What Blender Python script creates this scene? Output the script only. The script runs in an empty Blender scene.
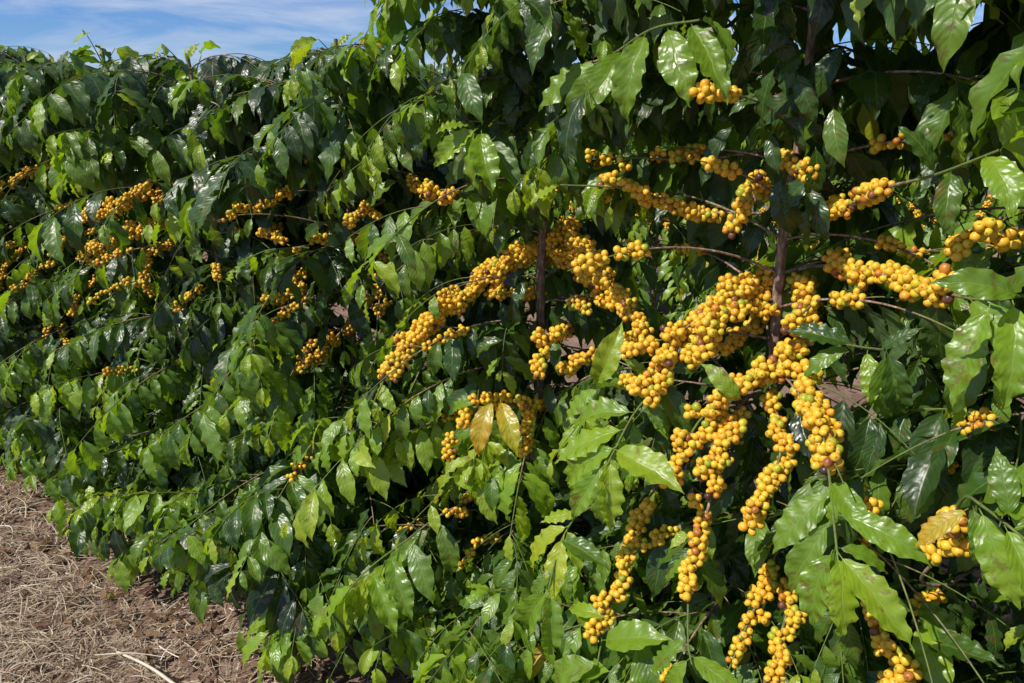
import bpy, math, random
import numpy as np
from mathutils import Vector, Matrix
R = random.Random(7)
NR = np.random.RandomState(11)
rad = math.radians
SC = bpy.context.scene
COL = SC.collection

# ------------------------------------------------------------------ camera
CAM = np.array([0.0, 0.0, 1.6]); F = 740.0; PITCH = rad(18)
cd = bpy.data.cameras.new('camera'); cam = bpy.data.objects.new('camera', cd); COL.objects.link(cam)
cam.location = CAM; cam.rotation_euler = (rad(90) - PITCH, 0, 0)
cd.lens = 36 * F / 1024; cd.sensor_width = 36; cd.clip_start = 0.02; cd.clip_end = 3000
SC.camera = cam
SC.render.resolution_x, SC.render.resolution_y = 1024, 683
SC.view_settings.view_transform = 'Standard'; SC.view_settings.look = 'None'
SC.view_settings.exposure = 0; SC.view_settings.gamma = 1
cp, sp = math.cos(PITCH), math.sin(PITCH)
# the hedge row: N points away from the camera through the row, A runs along it to the left
N = np.array([0.585, 0.811, 0.0]); A = np.array([-0.811, 0.585, 0.0])

def ray(px, py):
    x, y = px - 512.0, py - 341.5
    return np.array([x, F * cp - y * sp, -(y * cp + F * sp)])
def P(px, py, D):                       # point of the vertical plane N.p = D
    d = ray(px, py); return CAM + d * (D / float(d @ N))
def proj(p):
    q = np.asarray(p) - CAM
    dep = q[..., 1] * cp - q[..., 2] * sp
    up = q[..., 1] * sp + q[..., 2] * cp
    return 512 + F * q[..., 0] / dep, 341.5 - F * up / dep, dep
def nrm(v): return v / (np.linalg.norm(v) + 1e-12)

# ------------------------------------------------------------------ light
SUN = nrm(np.array([-0.66, -0.36, 0.86]))
sl = bpy.data.lights.new('sun', 'SUN'); so = bpy.data.objects.new('sun', sl); COL.objects.link(so)
sl.energy = 5.0; sl.angle = rad(0.5); sl.color = (1.0, 0.95, 0.86)
so.rotation_euler = Vector(SUN).to_track_quat('Z', 'Y').to_euler()
so.location = (-4, -2, 8)
W = bpy.data.worlds.new('World'); SC.world = W; W.use_nodes = True
nt = W.node_tree; nt.nodes.clear()
def nd(nt, t, **k):
    n = nt.nodes.new(t)
    for a, b in k.items(): setattr(n, a, b)
    return n
def lk(nt, a, b): nt.links.new(a, b)
wo = nd(nt, 'ShaderNodeOutputWorld'); bg = nd(nt, 'ShaderNodeBackground')
sky = nd(nt, 'ShaderNodeTexSky', sky_type='NISHITA', sun_disc=False)
sky.sun_elevation = math.asin(SUN[2]); sky.sun_rotation = math.atan2(SUN[0], SUN[1])
sky.altitude = 900; sky.air_density = 1.0; sky.dust_density = 0.2; sky.ozone_density = 2.5
tc = nd(nt, 'ShaderNodeTexCoord'); mp = nd(nt, 'ShaderNodeMapping'); mp.inputs['Scale'].default_value = (1.6, 1.2, 9.0)
mp.inputs['Rotation'].default_value = (0.0, 0.12, 0.3)
nz = nd(nt, 'ShaderNodeTexNoise'); nz.inputs['Scale'].default_value = 2.3; nz.inputs['Detail'].default_value = 7; nz.inputs['Roughness'].default_value = 0.6
nz.inputs['Distortion'].default_value = 0.5
cr = nd(nt, 'ShaderNodeValToRGB'); cr.color_ramp.elements[0].position = 0.42; cr.color_ramp.elements[1].position = 0.72
cr.color_ramp.elements[0].color = (0, 0, 0, 1); cr.color_ramp.elements[1].color = (1, 1, 1, 1)
tint = nd(nt, 'ShaderNodeMix', data_type='RGBA', blend_type='MULTIPLY'); tint.inputs[0].default_value = 1
tint.inputs[7].default_value = (0.68, 1.0, 1.6, 1)
mx = nd(nt, 'ShaderNodeMix', data_type='RGBA'); mx.inputs[7].default_value = (10.4, 11.1, 12.2, 1)
lk(nt, tc.outputs['Generated'], mp.inputs[0]); lk(nt, mp.outputs[0], nz.inputs['Vector']); lk(nt, nz.outputs[0], cr.inputs[0])
lk(nt, sky.outputs[0], tint.inputs[6]); lk(nt, tint.outputs[2], mx.inputs[6])
mm = nd(nt, 'ShaderNodeMath', operation='MULTIPLY'); mm.inputs[1].default_value = 0.8
lk(nt, cr.outputs[0], mm.inputs[0]); lk(nt, mm.outputs[0], mx.inputs[0])
lk(nt, mx.outputs[2], bg.inputs[0]); bg.inputs[1].default_value = 0.07
lk(nt, bg.outputs[0], wo.inputs[0])

# ------------------------------------------------------------------ materials
def newmat(name):
    m = bpy.data.materials.new(name); m.use_nodes = True; m.node_tree.nodes.clear()
    return m, m.node_tree
def ramp(nt, stops, fac):
    n = nd(nt, 'ShaderNodeValToRGB'); e = n.color_ramp.elements
    while len(e) < len(stops): e.new(0.5)
    for i, (p, c) in enumerate(stops):
        e[i].position = p; e[i].color = (*c, 1)
    lk(nt, fac, n.inputs[0]); return n
def math_(nt, op, a, b=None, c=None, clamp=False):
    n = nd(nt, 'ShaderNodeMath', operation=op); n.use_clamp = clamp
    for i, v in enumerate((a, b, c)):
        if v is None: continue
        if hasattr(v, 'node'): lk(nt, v, n.inputs[i])
        else: n.inputs[i].default_value = v
    return n.outputs[0]
def mixc(nt, f, a, b, mode='MIX'):
    n = nd(nt, 'ShaderNodeMix', data_type='RGBA', blend_type=mode)
    for i, v in ((0, f), (6, a), (7, b)):
        if hasattr(v, 'node'): lk(nt, v, n.inputs[i])
        elif i == 0: n.inputs[0].default_value = v
        else: n.inputs[i].default_value = (*v, 1)
    return n.outputs[2]

def leaf_material(name, stops, transl=0.36, rough=0.39, spec=0.75, veins=1.0, under=(0.10, 0.17, 0.055), spots=0.5):
    m, t = newmat(name)
    at = nd(t, 'ShaderNodeAttribute', attribute_name='tint'); sx = nd(t, 'ShaderNodeSeparateColor'); lk(t, at.outputs['Color'], sx.inputs[0])
    uv = nd(t, 'ShaderNodeUVMap', uv_map='uv'); su = nd(t, 'ShaderNodeSeparateXYZ'); lk(t, uv.outputs[0], su.inputs[0])
    av = math_(t, 'ABSOLUTE', su.outputs[1])
    no = nd(t, 'ShaderNodeTexNoise'); no.inputs['Scale'].default_value = 28; no.inputs['Detail'].default_value = 4
    geo = nd(t, 'ShaderNodeNewGeometry'); lk(t, geo.outputs['Position'], no.inputs['Vector'])
    amp = math_(t, 'MULTIPLY_ADD', math_(t, 'SUBTRACT', sx.outputs[0], 0.62, clamp=True), 0.8, 0.16)
    f = math_(t, 'MULTIPLY_ADD', math_(t, 'SUBTRACT', no.outputs[0], 0.5), amp, sx.outputs[0], True)
    base = ramp(t, stops, f).outputs[0]
    # secondary veins arching toward the tip
    n3 = nd(t, 'ShaderNodeTexNoise'); n3.inputs['Scale'].default_value = 60; lk(t, geo.outputs['Position'], n3.inputs['Vector'])
    ph = math_(t, 'SUBTRACT', math_(t, 'MULTIPLY_ADD', n3.outputs[0], 1.3, math_(t, 'MULTIPLY', su.outputs[0], 10.0)), math_(t, 'MULTIPLY', math_(t, 'POWER', av, 1.3), 2.0))
    fr = math_(t, 'ABSOLUTE', math_(t, 'SUBTRACT', math_(t, 'FRACT', ph), 0.5))       # 0 on the vein
    vein = math_(t, 'SUBTRACT', 1.0, math_(t, 'MULTIPLY', fr, 9.0), clamp=True)
    vein = math_(t, 'MULTIPLY', vein, math_(t, 'SUBTRACT', 1.0, av, clamp=True))
    mid = math_(t, 'SUBTRACT', 1.0, math_(t, 'MULTIPLY', av, 13.0), clamp=True)
    lines = math_(t, 'MAXIMUM', mid, math_(t, 'MULTIPLY', vein, 0.45))
    pale = mixc(t, 0.5, base, (0.30, 0.38, 0.08))
    c = mixc(t, math_(t, 'MULTIPLY', lines, 0.75 * veins), base, pale)
    yf = math_(t, 'MULTIPLY', math_(t, 'SUBTRACT', sx.outputs[0], 0.70, clamp=True), 4.0, clamp=True)
    c = mixc(t, math_(t, 'MULTIPLY', math_(t, 'MULTIPLY', yf, math_(t, 'SUBTRACT', 1.0, math_(t, 'MULTIPLY', fr, 5.0), clamp=True)), 0.45), c, (0.16, 0.22, 0.02))
    # browned spots and edges
    n2 = nd(t, 'ShaderNodeTexNoise'); n2.inputs['Scale'].default_value = 55; n2.inputs['Detail'].default_value = 3
    lk(t, geo.outputs['Position'], n2.inputs['Vector'])
    sp_ = math_(t, 'MULTIPLY', math_(t, 'GREATER_THAN', math_(t, 'MULTIPLY_ADD', sx.outputs[1], 0.13, n2.outputs[0]), 0.715), spots)
    c = mixc(t, sp_, c, (0.16, 0.085, 0.025))
    edge = math_(t, 'MULTIPLY', math_(t, 'GREATER_THAN', math_(t, 'ADD', math_(t, 'MULTIPLY', no.outputs[0], 0.45), math_(t, 'MULTIPLY_ADD', yf, 0.14, av)), 1.24), math_(t, 'MAXIMUM', math_(t, 'GREATER_THAN', sx.outputs[1], 0.7), yf))
    c = mixc(t, math_(t, 'MULTIPLY', edge, spots), c, (0.20, 0.12, 0.03))
    und = mixc(t, 0.62, c, under)
    c2 = mixc(t, geo.outputs['Backfacing'], c, und)
    bs = nd(t, 'ShaderNodeBsdfPrincipled'); lk(t, c2, bs.inputs['Base Color'])
    rr = math_(t, 'MULTIPLY_ADD', sx.outputs[2], 0.12, math_(t, 'MULTIPLY_ADD', no.outputs[0], 0.26, rough - 0.19))
    rr = math_(t, 'MULTIPLY_ADD', geo.outputs['Backfacing'], 0.22, rr)
    lk(t, rr, bs.inputs['Roughness']); bs.inputs['Specular IOR Level'].default_value = spec
    bp = nd(t, 'ShaderNodeBump'); bp.inputs['Strength'].default_value = 0.32; bp.inputs['Distance'].default_value = 0.002
    hgt = math_(t, 'SUBTRACT', math_(t, 'MULTIPLY', math_(t, 'MULTIPLY', fr, math_(t, 'SUBTRACT', 1.0, mid)), 1.4), math_(t, 'MULTIPLY', mid, 0.6))
    hgt = math_(t, 'MULTIPLY_ADD', no.outputs[0], 0.35, hgt)
    lk(t, hgt, bp.inputs['Height']); lk(t, bp.outputs[0], bs.inputs['Normal'])
    tr = nd(t, 'ShaderNodeBsdfTranslucent'); tcol = mixc(t, 0.75, c, (1.9, 1.85, 0.45), 'MULTIPLY')
    tcol = mixc(t, 1.0, tcol, (1.5, 1.45, 1.0), 'MULTIPLY')
    lk(t, tcol, tr.inputs[0]); lk(t, bp.outputs[0], tr.inputs['Normal'])
    ms = nd(t, 'ShaderNodeMixShader'); ms.inputs[0].default_value = transl
    lk(t, bs.outputs[0], ms.inputs[1]); lk(t, tr.outputs[0], ms.inputs[2])
    o = nd(t, 'ShaderNodeOutputMaterial'); lk(t, ms.outputs[0], o.inputs[0])
    return m
M_LEAF = leaf_material('coffee_leaf', [(0.0, (0.015, 0.036, 0.010)), (0.3, (0.052, 0.118, 0.016)), (0.55, (0.20, 0.335, 0.022)), (0.75, (0.40, 0.46, 0.028)), (0.9, (0.50, 0.40, 0.028)), (1.0, (0.62, 0.36, 0.03))])
M_DEAD = leaf_material('dead_leaf', [(0.0, (0.055, 0.028, 0.020)), (0.4, (0.14, 0.070, 0.046)), (0.7, (0.27, 0.165, 0.105)), (1.0, (0.40, 0.29, 0.15))], transl=0.12, rough=0.6, spec=0.3, under=(0.2, 0.13, 0.08), spots=0.7)

def berry_material():
    m, t = newmat('yellow_coffee_cherry')
    at = nd(t, 'ShaderNodeAttribute', attribute_name='tint'); sx = nd(t, 'ShaderNodeSeparateColor'); lk(t, at.outputs['Color'], sx.inputs[0])
    geo = nd(t, 'ShaderNodeNewGeometry')
    oi = nd(t, 'ShaderNodeObjectInfo')
    no = nd(t, 'ShaderNodeTexNoise'); no.inputs['Scale'].default_value = 85; no.inputs['Detail'].default_value = 3; lk(t, geo.outputs['Position'], no.inputs['Vector'])
    f = math_(t, 'MULTIPLY_ADD', math_(t, 'SUBTRACT', no.outputs[0], 0.5), 0.24, sx.outputs[0])
    f = math_(t, 'ADD', f, math_(t, 'MULTIPLY', math_(t, 'SUBTRACT', oi.outputs['Random'], 0.4), 0.10), clamp=True)
    c = ramp(t, [(0.0, (0.30, 0.36, 0.03)), (0.14, (0.66, 0.50, 0.035)), (0.3, (0.78, 0.48, 0.040)), (0.62, (0.74, 0.37, 0.028)), (0.82, (0.52, 0.19, 0.03)), (0.93, (0.20, 0.07, 0.035)), (1.0, (0.06, 0.028, 0.028))], f).outputs[0]
    n2 = nd(t, 'ShaderNodeTexNoise'); n2.inputs['Scale'].default_value = 260; lk(t, geo.outputs['Position'], n2.inputs['Vector'])
    c = mixc(t, math_(t, 'MULTIPLY', math_(t, 'GREATER_THAN', n2.outputs[0], 0.68), 0.45), c, (0.30, 0.13, 0.03))
    c = mixc(t, sx.outputs[1], c, (0.10, 0.05, 0.02))
    b = nd(t, 'ShaderNodeBsdfPrincipled'); lk(t, c, b.inputs['Base Color'])
    b.inputs['Roughness'].default_value = 0.36; b.inputs['Specular IOR Level'].default_value = 0.42
    b.inputs['Subsurface Weight'].default_value = 0.12; b.inputs['Subsurface Radius'].default_value = (0.006, 0.003, 0.0008); b.inputs['Subsurface Scale'].default_value = 1.0
    bp = nd(t, 'ShaderNodeBump'); bp.inputs['Strength'].default_value = 0.25; bp.inputs['Distance'].default_value = 0.002
    lk(t, no.outputs[0], bp.inputs['Height']); lk(t, bp.outputs[0], b.inputs['Normal'])
    o = nd(t, 'ShaderNodeOutputMaterial'); lk(t, b.outputs[0], o.inputs[0]); return m
M_BERRY = berry_material()

def bark_material():
    m, t = newmat('coffee_bark')
    at = nd(t, 'ShaderNodeAttribute', attribute_name='tint'); sx = nd(t, 'ShaderNodeSeparateColor'); lk(t, at.outputs['Color'], sx.inputs[0])
    geo = nd(t, 'ShaderNodeNewGeometry')
    mpn = nd(t, 'ShaderNodeMapping'); mpn.inputs['Scale'].default_value = (1, 1, 0.35); lk(t, geo.outputs['Position'], mpn.inputs[0])
    no = nd(t, 'ShaderNodeTexNoise'); no.inputs['Scale'].default_value = 130; no.inputs['Detail'].default_value = 5; lk(t, mpn.outputs[0], no.inputs['Vector'])
    c = ramp(t, [(0.32, (0.10, 0.055, 0.035)), (0.5, (0.25, 0.155, 0.11)), (0.62, (0.36, 0.25, 0.19)), (0.72, (0.50, 0.46, 0.40))], no.outputs[0]).outputs[0]
    g = ramp(t, [(0.3, (0.07, 0.11, 0.02)), (0.7, (0.15, 0.19, 0.04))], no.outputs[0]).outputs[0]
    c = mixc(t, sx.outputs[0], c, g)
    b = nd(t, 'ShaderNodeBsdfPrincipled'); lk(t, c, b.inputs['Base Color']); b.inputs['Roughness'].default_value = 0.75
    bp = nd(t, 'ShaderNodeBump'); bp.inputs['Strength'].default_value = 0.7; bp.inputs['Distance'].default_value = 0.003
    lk(t, no.outputs[0], bp.inputs['Height']); lk(t, bp.outputs[0], b.inputs['Normal'])
    o = nd(t, 'ShaderNodeOutputMaterial'); lk(t, b.outputs[0], o.inputs[0]); return m
M_BARK = bark_material()

def simple_tinted(name, stops, rough=0.8, scale=40):
    m, t = newmat(name)
    at = nd(t, 'ShaderNodeAttribute', attribute_name='tint'); sx = nd(t, 'ShaderNodeSeparateColor'); lk(t, at.outputs['Color'], sx.inputs[0])
    geo = nd(t, 'ShaderNodeNewGeometry'); no = nd(t, 'ShaderNodeTexNoise'); no.inputs['Scale'].default_value = scale; lk(t, geo.outputs['Position'], no.inputs['Vector'])
    f = math_(t, 'MULTIPLY_ADD', math_(t, 'SUBTRACT', no.outputs[0], 0.5), 0.4, sx.outputs[0], True)
    c = ramp(t, stops, f).outputs[0]
    b = nd(t, 'ShaderNodeBsdfPrincipled'); lk(t, c, b.inputs['Base Color']); b.inputs['Roughness'].default_value = rough; b.inputs['Specular IOR Level'].default_value = 0.3
    o = nd(t, 'ShaderNodeOutputMaterial'); lk(t, b.outputs[0], o.inputs[0]); return m
M_STRAW = simple_tinted('dry_straw', [(0.0, (0.13, 0.085, 0.05)), (0.4, (0.36, 0.275, 0.175)), (0.75, (0.55, 0.455, 0.31)), (1.0, (0.72, 0.66, 0.56))], 0.6)

def ground_material():
    m, t = newmat('plantation_soil')
    geo = nd(t, 'ShaderNodeNewGeometry')
    def noise(s, d=6, r=0.6):
        n = nd(t, 'ShaderNodeTexNoise'); n.inputs['Scale'].default_value = s; n.inputs['Detail'].default_value = d; n.inputs['Roughness'].default_value = r
        lk(t, geo.outputs['Position'], n.inputs['Vector']); return n.outputs[0]
    a = noise(1.7, 4); b_ = noise(14, 8, 0.7); c_ = noise(90, 6, 0.75)
    f = math_(t, 'ADD', math_(t, 'MULTIPLY', a, 0.25), math_(t, 'ADD', math_(t, 'MULTIPLY', b_, 0.4), math_(t, 'MULTIPLY', c_, 0.35)))
    c = ramp(t, [(0.34, (0.08, 0.050, 0.038)), (0.46, (0.19, 0.115, 0.085)), (0.55, (0.30, 0.20, 0.155)), (0.68, (0.46, 0.35, 0.28))], f).outputs[0]
    b = nd(t, 'ShaderNodeBsdfPrincipled'); lk(t, c, b.inputs['Base Color']); b.inputs['Roughness'].default_value = 0.95; b.inputs['Specular IOR Level'].default_value = 0.15
    bp = nd(t, 'ShaderNodeBump'); bp.inputs['Strength'].default_value = 0.9; bp.inputs['Distance'].default_value = 0.02
    lk(t, f, bp.inputs['Height']); lk(t, bp.outputs[0], b.inputs['Normal'])
    o = nd(t, 'ShaderNodeOutputMaterial'); lk(t, b.outputs[0], o.inputs[0]); return m
M_SOIL = ground_material()

# ------------------------------------------------------------------ mesh helpers
def mesh_from(name, v, f, mat, tintv=None, uv=None, smooth=True):
    """v (n,3), f (m,k) constant k; tintv (n,3) per vertex; uv (n,2) per vertex"""
    me = bpy.data.meshes.new(name); m, k = f.shape
    me.vertices.add(len(v)); me.vertices.foreach_set('co', np.ascontiguousarray(v, np.float32).ravel())
    me.loops.add(m * k); me.loops.foreach_set('vertex_index', np.ascontiguousarray(f, np.int32).ravel())
    me.polygons.add(m); me.polygons.foreach_set('loop_start', np.arange(0, m * k, k, dtype=np.int32))
    me.polygons.foreach_set('use_smooth', np.full(m, smooth, bool))
    if uv is not None:
        ul = me.uv_layers.new(name='uv'); ul.data.foreach_set('uv', np.ascontiguousarray(uv[f.ravel()], np.float32).ravel())
    if tintv is not None:
        ca = me.color_attributes.new('tint', 'FLOAT_COLOR', 'POINT')
        c4 = np.ones((len(v), 4), np.float32); c4[:, :3] = tintv; ca.data.foreach_set('color', c4.ravel())
    me.materials.append(mat); me.update(calc_edges=True); return me
def link(name, me, parent=None):
    o = bpy.data.objects.new(name, me); COL.objects.link(o)
    if parent is not None: o.parent = parent
    return o
def thing(name, label, cat, loc, group=None):
    o = bpy.data.objects.new(name, None); COL.objects.link(o); o.location = loc; o.empty_display_size = 0.1
    o['label'] = label; o['category'] = cat
    if group: o['group'] = group
    return o

# leaf templates: unit length along +X, width along Y, upper face +Z
def leaf_template(nu, nv, rs, curl, fold, amp, waves, width, twist=0.0, ragged=0.0):
    u = np.linspace(0, 1, nu); vv = np.linspace(-1, 1, nv)
    ue = 0.5 - 0.5 * np.cos(np.pi * (0.12 + 0.88 * u)); ue = (ue - ue[0]) / (ue[-1] - ue[0]); u = 0.6 * u + 0.4 * ue
    us = np.clip((u - 0.07) / 0.93, 0, 1)
    w = np.sin(np.pi * us ** 0.86) ** 0.8 * (1 - 0.70 * np.clip((us - 0.66) / 0.34, 0, 1) ** 1.0)
    w = np.where(u < 0.07, 0.03, np.maximum(w, 0.02)) * width
    w[-1] = 0.002
    th = -curl * (u ** 1.15)
    dx = np.gradient(u) * np.cos(th); dz = np.gradient(u) * np.sin(th)
    X = np.cumsum(dx) - dx[0]; Z = np.cumsum(dz) - dz[0]
    V = np.zeros((nu, nv, 3)); UV = np.zeros((nu, nv, 2))
    pL, pR = rs.uniform(0, 6.28, 2)
    side = np.cumsum(rs.normal(0, 0.006, nu))
    for j, v in enumerate(vv):
        ph = pL if v < 0 else pR
        env = np.sin(np.pi * np.clip(us, 0, 1)) ** 0.6
        wav = amp * abs(v) ** 1.6 * np.sin(2 * np.pi * waves * u + ph + 0.7 * np.sin(5 * u + ph)) * env
        y = v * w * (1 - 0.06 * abs(v) * (0.5 + 0.5 * np.sin(2 * np.pi * waves * u + ph + 1.5)) ) 
        if ragged: y = y * (1 - ragged * rs.uniform(0, 1, nu) * abs(v))
        fz = abs(y) * np.tan(fold) - 1.1 * y * y * 1.2 + wav
        tw = twist * u
        yy = y * np.cos(tw) - fz * np.sin(tw); fz2 = y * np.sin(tw) + fz * np.cos(tw)
        # offset along the local normal of the bent midrib
        V[:, j, 0] = X - fz2 * np.sin(th) ; V[:, j, 1] = yy + side; V[:, j, 2] = Z + fz2 * np.cos(th)
        UV[:, j, 0] = u; UV[:, j, 1] = v
    idx = np.arange(nu * nv).reshape(nu, nv)
    Fq = np.stack([idx[:-1, :-1], idx[1:, :-1], idx[1:, 1:], idx[:-1, 1:]], -1).reshape(-1, 4)
    return V.reshape(-1, 3), Fq, UV.reshape(-1, 2)
def template_set(n, nu, nv, seed, wav, ampk=1.0, dead=False):
    rs = np.random.RandomState(seed); out = []
    for i in range(n):
        if dead:
            out.append(leaf_template(nu, nv, rs, rs.uniform(-1.2, 2.2), rs.uniform(0.3, 1.0), rs.uniform(0.03, 0.07), rs.uniform(1.5, 3), rs.uniform(0.17, 0.22), rs.uniform(-1.5, 1.5), 0.25))
        else:
            out.append(leaf_template(nu, nv, rs, rs.uniform(0.45, 1.75), rs.uniform(0.10, 0.70), rs.uniform(0.022, 0.055) * ampk, rs.uniform(*wav), rs.uniform(0.158, 0.195), rs.uniform(-0.45, 0.45)))
    return np.array([o[0] for o in out]), out[0][1], np.array([o[2] for o in out])
LEAF = {2: template_set(26, 26, 7, 1, (5.0, 7.0), 1.05), 1: template_set(28, 17, 5, 2, (3.6, 5.4), 1.18), 0: template_set(12, 8, 3, 3, (2.0, 2.6), 1.2)}
DEADT = template_set(12, 10, 5, 5, (2, 3), dead=True)

def frames(L, Nn):
    L = L / np.linalg.norm(L, axis=1, keepdims=True)
    Nn = Nn - (Nn * L).sum(1, keepdims=True) * L; Nn = Nn / (np.linalg.norm(Nn, axis=1, keepdims=True) + 1e-9)
    B = np.cross(Nn, L); return np.stack([L, B, Nn], -1)      # columns
def leaves_mesh(name, pos, L, Nn, size, tint_, lod, mat=M_LEAF, tset=None, origin=None, widthk=None, idx=None):
    T, Fq, UVs = tset or LEAF[lod]
    n = len(pos)
    if idx is None: idx = NR.randint(0, len(T), n)
    fr = frames(np.asarray(L, float), np.asarray(Nn, float))
    tv = T[idx] * np.asarray(size)[:, None, None]
    if widthk is not None: tv = tv * np.stack([np.ones(n), widthk, np.ones(n)], 1)[:, None, :]
    v = np.einsum('nij,nkj->nki', fr, tv) + np.asarray(pos)[:, None, :]
    if origin is not None: v = v - origin
    v[..., 2] = np.maximum(v[..., 2], 0.006 - (0 if origin is None else origin[2]) + 0.002 * NR.uniform(0, 1, v.shape[:2]))
    k = T.shape[1]
    f = (Fq[None] + (np.arange(n) * k)[:, None, None]).reshape(-1, 4)
    tt = np.repeat(np.asarray(tint_), k, axis=0)
    return mesh_from(name, v.reshape(-1, 3), f, mat, tt, UVs[idx].reshape(-1, 2))

def tube(path, r, sides=6, tintv=None):
    path = np.asarray(path); n = len(path); T = np.gradient(path, axis=0); T /= np.linalg.norm(T, axis=1, keepdims=True) + 1e-9
    ref = np.array([0.31, 0.2, 0.93]) if abs(T[0][2]) < 0.8 else np.array([0.93, 0.2, 0.1])
    a = np.linspace(0, 2 * np.pi, sides, endpoint=False); V = np.zeros((n, sides, 3))
    for i in range(n):
        s = nrm(np.cross(T[i], ref)); b = np.cross(T[i], s)
        V[i] = path[i] + r[i] * (np.cos(a)[:, None] * s + np.sin(a)[:, None] * b)
    idx = np.arange(n * sides).reshape(n, sides); nx = np.roll(idx, -1, 1)
    f = np.stack([idx[:-1], nx[:-1], nx[1:], idx[1:]], -1).reshape(-1, 4)
    t = np.zeros((n, sides, 3)); t[..., 0] = (np.zeros(n) if tintv is None else tintv)[:, None]
    return V.reshape(-1, 3), f, t.reshape(-1, 3)

# berries ---------------------------------------------------------------
def ico(sub):
    import bmesh
    bm = bmesh.new(); bmesh.ops.create_icosphere(bm, subdivisions=sub, radius=1)
    v = np.array([x.co[:] for x in bm.verts]); f = np.array([[q.index for q in x.verts] for x in bm.faces]); bm.free(); return v, f
ICO = {2: ico(3), 1: ico(2)}
BR = 0.0076
def cluster_points(n, rs, elong=0.013):
    x = rs.normal(0, elong, n); th = rs.uniform(0, 6.28, n); r = BR * rs.uniform(1.2, 2.4, n)
    p = np.stack([x, r * np.cos(th), r * np.sin(th)], 1)
    for it in range(90):
        d = p[:, None] - p[None]; dist = np.linalg.norm(d, axis=2) + np.eye(n)
        ov = np.clip(2 * BR * 0.97 - dist, 0, None); ov[np.eye(n, dtype=bool)] = 0
        p += 0.5 * (d / dist[..., None] * ov[..., None]).sum(1)
        p *= np.array([0.985, 0.98, 0.98])
        rr = np.linalg.norm(p[:, 1:], axis=1); k = np.maximum(rr, BR * 1.12) / np.maximum(rr, 1e-6); p[:, 1:] *= k[:, None]
    return p
def cluster_mesh(name, n, rs, lod, mess=0.0):
    p = cluster_points(n, rs); sv, sf = ICO[lod]; V = []; Fc = []; Tt = []
    for i in range(n):
        out = nrm(p[i] * np.array([0.6, 1, 1]) + rs.normal(0, 0.004, 3)); s = nrm(np.cross(out, rs.normal(0, 1, 3))); b = np.cross(out, s)
        k = BR * rs.uniform(0.78, 1.10); asp = rs.uniform(0.98, 1.2); q = rs.uniform()
        col = (rs.uniform(0.18, 0.46) if q < 0.80 else rs.uniform(0.46, 0.78) if q < 0.885 else rs.uniform(0.0, 0.2) if q < 0.97 else rs.uniform(0.82, 1.0))
        z = sv[:, 2]; dent = 1 - 0.10 * np.clip((z - 0.9) / 0.1, 0, 1) ** 1.5
        loc = sv * np.array([1, rs.uniform(0.93, 1.0), asp]) * dent[:, None] * k
        V.append(loc @ np.stack([s, b, out], 0) + p[i]); Fc.append(sf + i * len(sv))
        t = np.zeros((len(sv), 3)); t[:, 0] = col + rs.uniform(-0.06, 0.06) * z; t[:, 1] = np.clip((z - 0.955) / 0.03, 0, 1); Tt.append(t)
    return mesh_from(name, np.concatenate(V), np.concatenate(Fc), M_BERRY, np.concatenate(Tt))
rsb = np.random.RandomState(21)
CL = {lod: {s: [cluster_mesh('berry_cluster', n + rsb.randint(0, 3), rsb, lod) for _ in range(6)] for s, n in (('s', 5), ('m', 12), ('l', 20))} for lod in (2, 1)}
HERO_PTS = []          # (point, radius) kept free of stray leaves toward the camera

# ------------------------------------------------------------------ paths
def smooth_path(pts, step=0.02):
    pts = np.asarray(pts, float)
    d = np.concatenate([[0], np.cumsum(np.linalg.norm(np.diff(pts, axis=0), axis=1))]); n = max(4, int(d[-1] / step))
    if len(pts) < 3: return np.stack([np.interp(np.linspace(0, d[-1], n), d, pts[:, k]) for k in range(3)], 1)
    # Catmull-Rom
    q = np.concatenate([[2 * pts[0] - pts[1]], pts, [2 * pts[-1] - pts[-2]]]); out = []
    for i in range(1, len(q) - 2):
        for t in np.linspace(0, 1, 12, endpoint=False):
            a, b, c, e = q[i - 1], q[i], q[i + 1], q[i + 2]
            out.append(0.5 * (2 * b + (c - a) * t + (2 * a - 5 * b + 4 * c - e) * t * t + (-a + 3 * b - 3 * c + e) * t ** 3))
    out.append(pts[-1]); out = np.array(out)
    d = np.concatenate([[0], np.cumsum(np.linalg.norm(np.diff(out, axis=0), axis=1))])
    return np.stack([np.interp(np.linspace(0, d[-1], n), d, out[:, k]) for k in range(3)], 1)
def plen(path): return float(np.linalg.norm(np.diff(path, axis=0), axis=1).sum())
def at_len(path, s):
    n = len(path); x = np.clip(s, 0, 1) * (n - 1); i = min(int(x), n - 2); f = x - i
    return path[i] * (1 - f) + path[i + 1] * f, nrm(path[i + 1] - path[i])

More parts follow.
